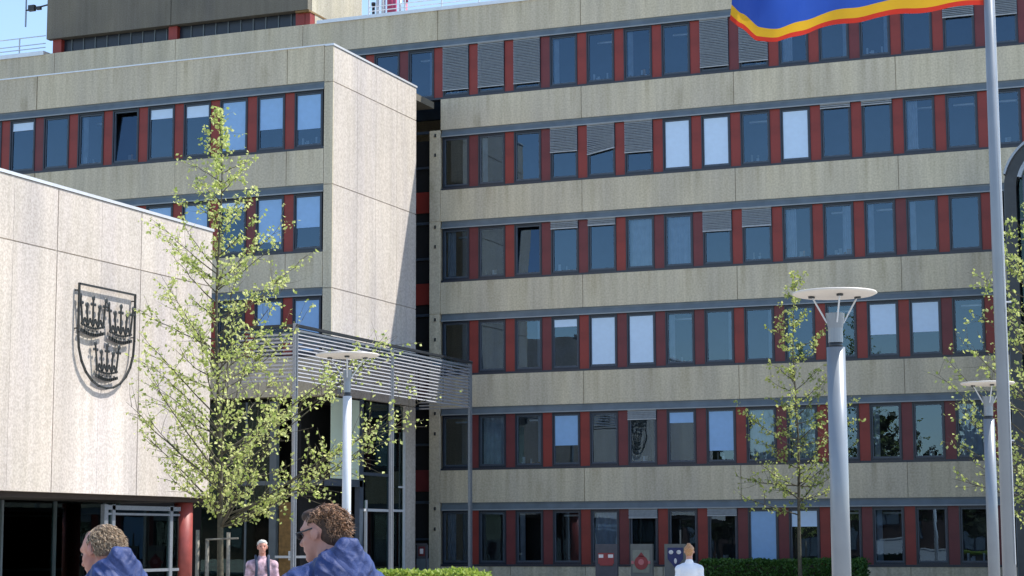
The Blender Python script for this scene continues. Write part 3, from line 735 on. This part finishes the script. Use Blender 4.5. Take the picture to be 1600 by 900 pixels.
# ------------------------------------------------------------------ trees
def leaf(m, p, d, s, rr):
    d = d.normalized(); a = d.orthogonal().normalized()
    a.rotate(Matrix.Rotation(rr.uniform(0, 6.28), 3, d)); b = d.cross(a)
    l = s*rr.uniform(.7, 1.3); w_ = l*.36
    m.add([p, p+d*l*.5+a*w_+b*l*.1, p+d*l, p+d*l*.5-a*w_+b*l*.1], [(0, 1, 2), (0, 2, 3)])
def rv(rr): 
    return Vector((rr.gauss(0, 1), rr.gauss(0, 1), rr.gauss(0, 1))).normalized()
def tree_meshes(seed, prof, trunk_r, zmin, lean=(0, 0), nb=60, leaf_s=.075, dens=1.0, leafm='leaf', barkm='bark', twigs=7, rise=.75, fork=None, lper=7, side=0, zexp=.95):
    rr = random.Random(seed); H = prof[-1][0]
    def rad(z):
        for (a, ra), (b, rb) in zip(prof[:-1], prof[1:]):
            if a <= z <= b: return ra+(rb-ra)*(z-a)/(b-a)
        return prof[0][1]
    tr = MB(); lf = MB()
    def axis(z):
        t = z/H
        return Vector((lean[0]*t+.10*math.sin(z*.9+seed)*t, lean[1]*t+.08*math.cos(z*.7)*t, z))
    n = 16; P = [axis(H*.97*i/n) for i in range(n+1)]
    tr.tube(P, [trunk_r*(1-.93*(i/n)**.8)*(1.25 if i == 0 else 1) for i in range(n+1)], 9)
    ga = rr.uniform(0, 6)
    for i in range(nb):
        f_ = (i+rr.random()*.8)/nb
        zt = zmin+(H-zmin)*f_**zexp          # target height of the tip
        r_ = rad(min(H, zt))*rr.choice((rr.uniform(.35, .8), rr.uniform(.8, 1.18)))
        ga += 2.4+rr.uniform(-.4, .4)
        r_ *= 1+side*math.cos(ga)*min(1, max(0, (9-zt)/3))
        rs = rise*rr.uniform(.6, 1.35)*(1.0 if zt > zmin*1.4 else .4)
        z0 = max(zmin*.82, zt-r_*rs); a = axis(z0)
        tip = axis(zt)+Vector((math.cos(ga)*r_, math.sin(ga)*r_, 0))
        mid = a.lerp(tip, .5)+Vector((rr.uniform(-.12, .12), rr.uniform(-.12, .12), rr.uniform(-.22, .05)*min(r_, 1.5)))
        Q = []
        K = 7
        for k in range(K+1):
            u = k/K; q = a*(1-u)**2+mid*2*u*(1-u)+tip*u*u
            Q.append(q+rv(rr)*.035*u)
        br = trunk_r*.34*(1-.6*f_)
        tr.tube(Q, [br*(1-u/K*.85) for u in range(K+1)], 5)
        for tw in range(int(twigs*(.36+r_/1.6))):
            u = .22+.78*rr.random(); k = min(K-1, int(u*K)); q = Q[k].lerp(Q[k+1], u*K-k)
            d = (tip-a).normalized()*.8+rv(rr)*.9; d.z += .25; d.normalize(); L = rr.uniform(.18, .62)*(.6+.3*r_)
            q2 = q+d*L; tr.tube([q, q.lerp(q2, .5)+rv(rr)*.03, q2], [br*.32, br*.22, br*.1], 3)
            nl = int(lper*dens*rr.uniform(.5, 1.5))
            for _ in range(nl):
                w_ = q.lerp(q2, rr.uniform(.15, 1.05))+rv(rr)*rr.uniform(.0, .09)
                leaf(lf, w_, rv(rr)+Vector((0, 0, -.3)), leaf_s, rr)
        for _ in range(int(4*dens+5*r_)):
            u = .3+.7*rr.random(); k = min(K-1, int(u*K)); leaf(lf, Q[k]+rv(rr)*.07, rv(rr), leaf_s, rr)
    # top shoot
    for _ in range(int(34*dens)):
        leaf(lf, axis(H*rr.uniform(.88, 1.0))+rv(rr)*.07, rv(rr), leaf_s, rr)
    return tr.mesh('trunk_mesh', M[barkm], smooth=True), lf.mesh('crown_mesh', M[leafm])
def tree(name, loc, label, meshes, group=None, rz=0, sc=1):
    t = thing(name, label, 'tree', loc, rz, group); t.scale = (sc, sc, sc)
    link('trunk', meshes[0], t); link('crown', meshes[1], t); return t
prof1 = [(2.0, .8), (2.6, 1.5), (3.6, 2.3), (4.6, 2.85), (5.4, 2.95), (6.3, 2.6), (7.2, 2.2), (8.2, 1.75), (9.3, 1.25), (10.0, .95), (10.35, .4), (11.4, .06)]
tree('young_tree', (-22.0, 38, 0), 'tall young tree with fresh yellow green leaves in front of the hall and canopy',
     tree_meshes(5, prof1, .085, 2.3, lean=(-.35, .1), nb=108, leaf_s=.090, dens=1.0, twigs=9, lper=7, side=.42, zexp=1.02))
prof2 = [(2.6, 1.2), (3.4, 2.7), (4.4, 2.4), (5.4, 1.9), (6.6, 1.5), (7.6, .9), (8.6, .95), (9.2, .6), (10.1, .1)]
tree('young_tree', (at(1250, 880, 61).x, 61, 0), 'slender young tree before the office block, left of the nearest lamp post',
     tree_meshes(23, prof2, .075, 2.7, nb=54, leaf_s=.105, dens=.95, leafm='leaf2', twigs=7, lper=7, rise=.6))
prof3 = [(2.0, .9), (3.0, 1.9), (4.6, 2.0), (6.0, 1.9), (7.4, 1.6), (8.6, .9), (9.4, .1)]
tree('young_tree', (at(1612, 700, 47).x, 47, 0), 'leafy young tree behind the flagpole at the right edge',
     tree_meshes(31, prof3, .08, 2.2, nb=82, leaf_s=.095, dens=.85, leafm='leaf2', twigs=6, lper=6))
# stakes round the first tree
for i, (px, py, lab) in enumerate(((309, 828, 'leftmost short wooden stake beside the tall young tree'), (324, 842, 'short wooden stake just left of the tall young tree trunk'), (357, 832, 'short pale wooden stake right of the tall young tree trunk'))):
    p = at(px, py, 37.6); m = MB(); m.tube([(p.x, 37.6, 0), (p.x, 37.6, p.z)], [.045, .042], 10)
    tag(part('tree_stake', m, M['stake'], smooth=True), lab, 'tree stake', 'stakes holding the young tree')
a, b = at(322, 843, 37.55), at(372, 841, 37.55); m = MB(); m.tube([a, b], .022, 6)
tag(part('stake_crossbar', m, M['stake']), 'thin crossbar tied across the stakes of the tall young tree', 'crossbar')
# trees across the square, behind the photographer, seen mirrored in the lower windows
bp_ = [(2.2, 2.2), (4, 4.0), (7, 4.4), (9.5, 3.2), (11.5, .8)]
bm1 = tree_meshes(77, bp_, .22, 2.5, nb=60, leaf_s=.42, dens=.9, leafm='bleaf', barkm='bark2', twigs=6, lper=6)
for i, x in enumerate((-68, -60.5, -53, -45, -37.5, -30, -22)):
    tree('square_tree', (x, -22-3*(i % 2), 0), 'dark leafy tree across the square, mirrored in the lower windows', bm1, 'trees across the square', rz=i*1.7, sc=.9+.05*(i % 4))

lb = thing('added_low_building', 'unseen low dark brick building, added to darken reflections in the ground floor windows', 'building', (-45, -40, 0))  # added out of view so the lowest panes mirror something dark
m = MB(); m.box(-100, 6, -48, -40, 0, 4.6); part('wall', m, plain('dark_brick', (.07, .04, .03), .9, var=.4, vscale=1.2), lb)
m = MB(); m.prism([(-49, 4.6), (-39.4, 4.6), (-44, 6.2)], 'x', -100.5, 6.5); part('roof', m, M['plant'], lb, fix=True)
for i in range(16):
    x = -96+i*6.3; m = MB(); m.box(x, x+2.2, -39.99, -39.9, .9, 2.9); wn = part('window', m, M['frame'], lb)
    m = MB(); m.box(x+.1, x+1.05, -39.89, -39.88, 1.0, 2.8); m.box(x+1.15, x+2.1, -39.89, -39.88, 1.0, 2.8); part('pane', m, M['zinc'], wn)
# ------------------------------------------------------------------ hedges
def hedge(name, label, x0, x1, y0, y1, h, mats, n, ls, seed, tilt=0):
    rr = random.Random(seed); t = thing(name, label, 'hedge', ((x0+x1)/2, (y0+y1)/2, 0), rz=0)
    m = MB(); m.box(x0+.1, x1-.1, y0+.1, y1-.1, 0, h-.12); part('stems', m, M['bark2'], t)
    m = MB()
    for _ in range(n):
        f_ = rr.random()
        x, y = rr.uniform(x0, x1), rr.uniform(y0, y1)
        hh = h+.09*noise.noise(Vector((x*1.7, y*1.5, seed)))+.03*noise.noise(Vector((x*6, y*6, seed)))
        if f_ < .5: p = Vector((x, y, hh+rr.uniform(-.06, .03)))
        elif f_ < .85: p = Vector((x, y0+rr.uniform(-.04, .06), rr.uniform(0, hh)))
        else: p = Vector((rr.choice((x0, x1))+rr.uniform(-.04, .04), y, rr.uniform(0, hh)))
        leaf(m, p, rv(rr)+Vector((0, -.2, .4)), ls, rr)
    part('leaves', m, mats, t); return t
hedge('low_hedge', 'bright yellow green clipped hedge behind the curly haired man', at(572, 893, 32).x, at(742, 893, 32).x, 31.9, 32.7, .99, M['hedgey'], 6000, .075, 3)
hedge('low_hedge', 'dark green shaded hedge at the foot of the office block', at(1098, 880, 62).x, at(1345, 880, 62).x, 61.7, 63, .86, M['hedge'], 12000, .09, 4)

# ------------------------------------------------------------------ signs in front of the facade
def stele(px0, px1, label, kind):
    a, b = at(px0, 850, 62.5), at(px1, 850, 62.5); x0, x1 = a.x, b.x; z1 = a.z; y = 62.5; c = (x0+x1)/2; w_ = x1-x0
    t = thing('sign_slab', label, 'sign', (c, y, 0), group='sign slabs before the office block')
    m = MB(); m.box(x0, x1, y, y+.14, 0, z1)
    part('slab', m, M['stonedark'] if kind == 0 else M['stonegrey'], t)
    F = y-.004
    if kind == 0:
        m = MB(); m.box(c-w_*.36, c+w_*.36, F-.02, F, z1-.66, z1-.30); m.box(c-w_*.28, c+w_*.3, F-.021, F, z1-.72, z1-.66); part('red_badge', m, M['signred'], t)
        m = MB(); m.box(c-w_*.33, c-w_*.12, F-.03, F-.022, z1-.46, z1-.35); m.box(c+w_*.1, c+w_*.33, F-.03, F-.022, z1-.46, z1-.35); part('white_mark', m, M['signwhite'], t)
    elif kind == 1:
        m = MB(); m.box(c-w_*.4, c+w_*.38, F-.012, F, z1-.95, z1-.2); part('pale_plate', m, plain('sign_plate', (.23, .24, .20), .7), t)
        m = MB(); m.tube([(c, F-.014, z1-.62), (c, F-.03, z1-.62)], .235, 22); m.prism([(c-.12, z1-.42), (c+.12, z1-.42), (c, z1-.27)], 'y', F-.03, F-.014); part('red_roundel', m, M['signred'], t)
        m = MB(); m.tube([(c, F-.031, z1-.60), (c, F-.04, z1-.60)], .10, 14); m.box(c-.34, c-.25, F-.04, F-.031, z1-.66, z1-.56); m.box(c+.24, c+.32, F-.04, F-.031, z1-.66, z1-.56); part('pink_mark', m, M['signpink'], t)
    else:
        m = MB(); m.prism([(c-.25, z1-.12), (c+.28, z1-.12), (c+.28, z1-.5), (c+.02, z1-.8), (c-.25, z1-.5)], 'y', F-.02, F); part('blue_shield', m, M['signblue'], t)
        m = MB(); m.ell((c-.13, F-.025, z1-.27), (.08, .01, .07)); m.ell((c+.14, F-.025, z1-.27), (.08, .01, .07)); m.ell((c+.02, F-.025, z1-.56), (.05, .01, .09)); part('white_mark', m, M['signwhite'], t)
stele(930, 964, 'dark grey sign slab with a red badge bearing two white marks', 0)
stele(985, 1019, 'grey green sign slab with a round red emblem on a pale plate', 1)
stele(1038, 1071, 'grey sign slab with a dark blue shield, beside the woman in white', 2)
p = at(1063, 828, 62.9); m = MB(); m.tube([(p.x, 62.9, 0), (p.x, 62.9, p.z)], .03, 8)
tag(part('thin_post', m, M['stonegrey']), 'thin grey post rising behind the sign slab with the blue shield', 'post')
t = thing('notice_box', 'pale grey notice box with a small dark red plate beside the wing corner', 'notice box', (-29.1, 64.6, 0))
a, b = at(651, 851, 64.6), at(667, 900, 64.6)
m = MB(); m.box(a.x, b.x, 64.6, 64.8, .0, .93); part('cabinet', m, M['zinc'], t)
m = MB(); m.box(a.x, b.x, 64.62, 64.7, .95, 1.42); m.box(b.x-.04, b.x+.01, 64.58, 64.61, 0, 1.45); m.box(a.x-.04, b.x, 64.58, 64.61, 1.42, 1.47); part('board', m, M['stonedark'], t)
m = MB(); m.box(a.x+.08, b.x-.08, 64.59, 64.61, 1.02, 1.36); part('red_plate', m, M['maroon'], t)
m = MB(); m.box(a.x+.14, b.x-.14, 64.575, 64.588, 1.1, 1.28); part('mark', m, M['signwhite'], t)

# ------------------------------------------------------------------ people
def caps(m, a, b, ra, rb, n=14):
    a, b = Vector(a), Vector(b); P = [a.lerp(b, i/4) for i in range(5)]
    m.tube(P, [ra+(rb-ra)*i/4 for i in range(5)], n); m.ell(a, (ra, ra, ra), n, 8); m.ell(b, (rb, rb, rb), n, 8)
def remesh(mb, voxel, mat, smooth=4, disp=None):
    me = mb.mesh('tmp', mat); fixn(me)
    o = bpy.data.objects.new('tmp', me); COL.objects.link(o)
    r_ = o.modifiers.new('r', 'REMESH'); r_.mode = 'VOXEL'; r_.voxel_size = voxel; r_.use_smooth_shade = True
    s_ = o.modifiers.new('s', 'SMOOTH'); s_.factor = .5; s_.iterations = smooth
    dg = bpy.context.evaluated_depsgraph_get(); ev = o.evaluated_get(dg)
    out = bpy.data.meshes.new_from_object(ev); bpy.data.objects.remove(o)
    if not out.materials: out.materials.append(mat)
    if disp:
        nn = [v.normal.copy() for v in out.vertices]
        for v, n_ in zip(out.vertices, nn): v.co += n_*disp(v.co)
        out.update()
    out.polygons.foreach_set('use_smooth', [True]*len(out.polygons)); return out
def person(loc, rz, label, H=1.75, lean=0, headlean=0, top='jacket', hair='hairb', hairstyle='curly', skin='skin', hood=False, female=False, near=True, glasses=False, bare=False, vox=None, headturn=0, group=None, hoodz=.69):
    t = thing('person', label, 'person', loc, rz, group)
    k = H/1.78
    hip = Vector((0, 0, .93*k)); L = Matrix.Rotation(R(lean), 3, 'Y')
    sp = lambda x, y, z: hip+L @ (Vector((x, y, z))*k)
    neck = sp(0, 0, .54); HL = Matrix.Rotation(R(lean+headlean), 3, 'Y') @ Matrix.Rotation(R(headturn), 3, 'Z')
    hc = neck+Matrix.Rotation(R(lean+headlean*.5), 3, 'Y') @ Vector((.055 if hood else .02, 0, .172 if hood else .205))*k
    hp = lambda x, y, z: hc+HL @ (Vector((x, y, z))*k)
    sw = .165 if female else .195
    b = MB()
    # head
    b.ell(hp(-.012, 0, .03), (.098*k, .077*k, .086*k), 20, 14, HL); b.ell(hp(.03, 0, -.035), (.062*k, .057*k, .075*k), 16, 12, HL)
    b.ell(hp(.062, 0, -.088), (.030*k, .030*k, .024*k), 12, 8, HL); b.ell(hp(.07, 0, .035), (.022*k, .055*k, .02*k), 12, 8, HL)
    caps(b, hp(.086, 0, .012), hp(.106, 0, -.018), .009*k, .014*k, 8); b.ell(hp(.084, 0, -.052), (.014*k, .026*k, .012*k), 10, 6, HL)
    for s in (-1, 1):
        b.ell(hp(.045, .035*s, -.018), (.035*k, .026*k, .028*k), 10, 8, HL)
        b.ell(hp(-.012, .080*s, -.008), (.021*k, .011*k, .031*k), 10, 8, HL)
    caps(b, hp(-.025, 0, -.05), neck+L @ Vector((-.005, 0, -.03))*k, .054*k, .062*k)
    # torso, arms, legs
    def torso(m, e):
        m.ell(sp(-.005, 0, .40), ((.115+e)*k, (sw-.02+e)*k, (.15+e)*k), 20, 14, L)
        m.ell(sp(0, 0, .20), ((.105+e)*k, (.145+e)*k, (.20+e)*k), 20, 14, L); m.ell(sp(0, 0, .03), ((.11+e)*k, (.165+e)*k, (.13+e)*k), 20, 12, L)
        caps(m, sp(-.01, -.10, .48), sp(-.01, .10, .48), (.055+e)*k, (.055+e)*k)
        for s in (-1, 1): caps(m, sp(-.01, .08*s, .485), sp(-.0, sw*s, .445), (.052+e)*k, (.062+e)*k)
    sh_, el, wr = {}, {}, {}
    for s in (-1, 1):
        sh_[s] = sp(0, sw*s, .44); el[s] = sh_[s]+Vector((-.02+.05*s*0, .055*s, -.29))*k; wr[s] = el[s]+Vector((.13+.06*s, -.02*s, -.22))*k
    def arms(m, e, low=True):
        for s in (-1, 1):
            caps(m, sh_[s], el[s], (.052+e)*k, (.040+e)*k); caps(m, el[s], wr[s].lerp(el[s], .04 if low else .9), (.040+e)*k, (.027+e*.8)*k)
    torso(b, -.01); arms(b, 0)
    kn, an = {}, {}
    for s in (-1, 1):
        st = .14*s
        kn[s] = Vector((st*.6+.04, .095*s, .50))*k; an[s] = Vector((st-.03, .10*s, .085))*k
    def legs(m, e):
        for s in (-1, 1):
            caps(m, Vector((0, .09*s, .90))*k, kn[s], (.083+e)*k, (.055+e)*k); caps(m, kn[s], an[s], (.055+e)*k, (.036+e)*k)
    legs(b, 0)
    for s in (-1, 1):
        caps(b, an[s]+Vector((-.03, 0, -.04))*k, an[s]+Vector((.15, .01*s, -.055))*k, .034*k, .028*k)
        d = (wr[s]-el[s]).normalized(); sd_ = Vector((0, 0, -1)).cross(d).normalized(); fdn = d.cross(sd_)
        pc = wr[s]+d*.05*k; b.ell(pc, (.045*k, .020*k, .040*k), 10, 8)
        for q in range(4):
            base = pc+d*.03*k+Vector((0, 0, 1))*(q-1.5)*.021*k; ln = (.07, .08, .076, .06)[q]*k
            mid = base+d*ln*.55; end = mid+d*ln*.35+Vector((0, -s, -.4))*ln*.25
            caps(b, base, mid, .009*k, .0085*k, 6); caps(b, mid, end, .0085*k, .007*k, 6)
        caps(b, pc+Vector((0, 0, .02))*k, pc+d*.045*k+Vector((0, 0, .055))*k, .011*k, .009*k, 6)
    link('body', remesh(b, vox or (.0075 if near else .011), M[skin], 3), t)
    # clothes
    c = MB(); torso(c, .022); arms(c, .020); caps(c, neck+Vector((-.01, 0, -.02)), neck+L @ Vector((-.012, 0, .035))*k, .078*k, .070*k)
    if hood:
        c.ell(sp(-.12, 0, .54), (.075*k, .145*k, .105*k), 18, 12, L); c.ell(sp(-.01, 0, .49), (.14*k, .26*k, .10*k), 20, 12, L)
        for s in (-1, 1):
            caps(c, sp(-.10, .13*s, .47), sp(-.165, .03*s, hoodz-.01), .055*k, .030*k); caps(c, sp(.0, .12*s, .50), sp(-.125, .085*s, hoodz-.05), .050*k, .030*k)
            caps(c, sp(.075, .055*s, .46), sp(.0, .085*s, .565), .04*k, .030*k)
        caps(c, sp(-.13, 0, .47), sp(-.16, 0, hoodz), .07*k, .032*k); caps(c, sp(-.165, -.03, hoodz+.005), sp(-.165, .03, hoodz+.005), .025*k, .025*k)
    def wr_(p):
        q1 = Vector((p.x*5+p.z*4, p.y*3, p.z*17-p.x*13-p.y*5)); q2 = Vector((p.x*4, p.y*20+p.z*11, p.z*4+7))
        f1 = max(0, 1-abs(noise.noise(q1))*2.6); f2 = max(0, 1-abs(noise.noise(q2))*3)
        return (.0045*f1*f1+.003*f2*f2+.003*noise.noise(p*7)-.003)*(1 if near else .6)
    link('jacket' if hood else 'shirt', remesh(c, .006 if near else .013, M[top], 26 if near else 3, wr_), t)
    c = MB(); legs(c, .022); c.ell(Vector((0, 0, .93))*k, (.13*k, .18*k, .12*k))
    link('trousers', remesh(c, .016, M['jeans'], 2), t)
    for s in (-1, 1):
        c = MB(); caps(c, an[s]+Vector((-.035, 0, -.045))*k, an[s]+Vector((.165, .01*s, -.05))*k, .042*k, .036*k); link('shoe', remesh(c, .012, M['shoe'], 2), t)
    for s in (-1, 1):
        c = MB(); c.ell(hp(.073, .031*s, .012), (.011*k, .013*k, .008*k), 10, 8, HL); link('eye', c.mesh('eye', M['eye'], smooth=True), t)
    # hair: cap that leaves the face free
    rr = random.Random(len(label)); c = MB(); hh = MB()
    if hairstyle == 'curly':
        c.ell(hp(-.024, 0, .046), (.096*k, .080*k, .078*k), 20, 14, HL); c.ell(hp(-.060, 0, -.005), (.062*k, .072*k, .075*k), 16, 12, HL); c.ell(hp(.035, 0, .092), (.05*k, .058*k, .03*k), 12, 8, HL)
        cen = hp(-.025, 0, .04); 
        for _ in range(5200 if near else 200):
            d = rv(rr); dl = HL.transposed() @ d
            if dl.z < -.72 or (dl.x > .45 and dl.z < .45) or (dl.x > 0 and dl.z < .12): continue
            o_ = cen+HL @ Vector((dl.x*.093*k, dl.y*.080*k, dl.z*.084*k)); fl = noise.noise_vector(d*3.2)
            tn = (d.cross(fl)+HL @ Vector((-.3, 0, -.35))+rv(rr)*.25).normalized(); ln = rr.uniform(.018, .032)
            if abs(dl.y) > .7 and dl.z < .12 and dl.x > -.4: continue
            wv = d.cross(tn); P = [o_, o_+tn*ln*.5+d*.006+wv*.005, o_+tn*ln+d*.008-wv*.004, o_+tn*ln*1.5+d*.003+wv*.004]; r1 = rr.uniform(.0011, .0024)*(1 if near else 2)
            hh.tube(P, [r1, r1, r1*.8, r1*.2], 4)
    elif hairstyle == 'thin':
        c.ell(hp(-.045, 0, .018), (.078*k, .083*k, .080*k), 20, 14, HL); c.ell(hp(-.03, 0, .06), (.076*k, .070*k, .060*k), 16, 12, HL); c.ell(hp(.02, 0, .082), (.045*k, .05*k, .035*k), 12, 8, HL)
        cen = hp(-.03, 0, .03)
        for _ in range(4500 if near else 160):
            d = rv(rr); dl = HL.transposed() @ d
            if dl.z < -.6 or (dl.x > .5 and dl.z < .7) or (dl.x > .1 and dl.z < .15): continue
            o_ = cen+HL @ Vector((dl.x*.082*k, dl.y*.080*k, dl.z*.090*k)); tn = (HL @ Vector((-.4, 0, -.8))+rv(rr)*.5).normalized()
            hh.tube([o_, o_+tn*.014+d*.005, o_+tn*rr.uniform(.024, .036)+d*.003], [.0014, .0017, .0005], 4)
    else:                                                  # bun
        c.ell(hp(-.022, 0, .040), (.100*k, .084*k, .084*k), 20, 14, HL); c.ell(hp(-.05, 0, -.02), (.062*k, .066*k, .06*k), 16, 12, HL)
        c.ell(hp(-.065, 0, .120), (.034*k, .036*k, .030*k), 14, 10, HL)
    hr = link('hair', remesh(c, .008 if near else .01, M[{'hairb': 'capb', 'hairg': 'capg'}.get(hair, hair)], 2, lambda p: .004*noise.noise(p*38)), t)
    if hh.v: link('lock', hh.mesh('locks', M[hair], smooth=True), hr)
    if glasses:
        c = MB()
        for s in (-1, 1):
            caps(c, hp(.088, .065*s, .018), hp(-.005, .084*s, .018), .0035, .0035, 6); c.ell(hp(.094, .034*s, .012), (.006*k, .025*k, .016*k), 12, 8, HL)
        caps(c, hp(.103, -.02, .016), hp(.103, .02, .016), .0035, .0035, 6); link('sunglasses', c.mesh('sunglasses', M['dark'], smooth=True), t)
    t['_hc'] = list(hc); return t
def place_head(t, px, py, Y):               # stand the figure so that its head comes to a chosen spot on its walking line
    p = at(px, py, Y); h = Vector(t['_hc']); h.rotate(Matrix.Rotation(t.rotation_euler.z, 3, 'Z'))
    t.location.x = p.x-h.x; t.location.y = p.y-h.y; t.location.z = 0
    k = p.z/h.z; t.scale = (k, k, k); t.location.x = p.x-h.x*k; t.location.y = p.y-h.y*k
    del t['_hc']; return k
e1 = person((0, 0, 0), R(146), 'person with curly brown hair and sunglasses in a blue hooded jacket', H=1.74, lean=6, headlean=8, headturn=28, hoodz=.645, hood=True, glasses=True)
e2 = person((0, 0, 0), R(146), 'person with thinning sandy grey hair in a blue hooded jacket at the lower left', H=1.70, lean=8, headlean=16, headturn=26, hoodz=.665, hair='hairg', hairstyle='thin', skin='skin2', hood=True)
e3 = person((0, 0, 0), R(-58), 'white haired person in a pink shirt with dark backpack straps, facing the camera', H=1.66, top='pinkshirt', hair='hairw', hairstyle='curly', skin='skin2', near=False)
e4 = person((0, 0, 0), R(100), 'person in a white shirt with auburn hair in a bun, seen from behind', H=1.53, top='whiteshirt', hair='haira', hairstyle='bun', female=True, near=False)
print('dz', place_head(e1, 503, 836, 7.6), place_head(e2, 157, 863, 7.4), place_head(e3, 410, 855, 26), place_head(e4, 1077, 862, 27))
# backpack of the white haired walker
bx = thing('backpack', 'dark backpack worn by the white haired person in the pink shirt', 'backpack', e3.location, e3.rotation_euler.z)
bx.scale = e3.scale
m = MB(); m.ell((-.20, 0, 1.22), (.10, .15, .22)); link('bag', remesh(m, .012, M['pack'], 3), bx)
for s in (-1, 1):
    m = MB(); m.tube([(-.14, .09*s, 1.36), (-.03, .10*s, 1.425), (.07, .095*s, 1.38), (.135, .09*s, 1.26), (.125, .10*s, 1.06), (-.1, .14*s, 1.0)], .022, 8)
    link('strap', m.mesh('strap', M['pack'], smooth=True), bx)
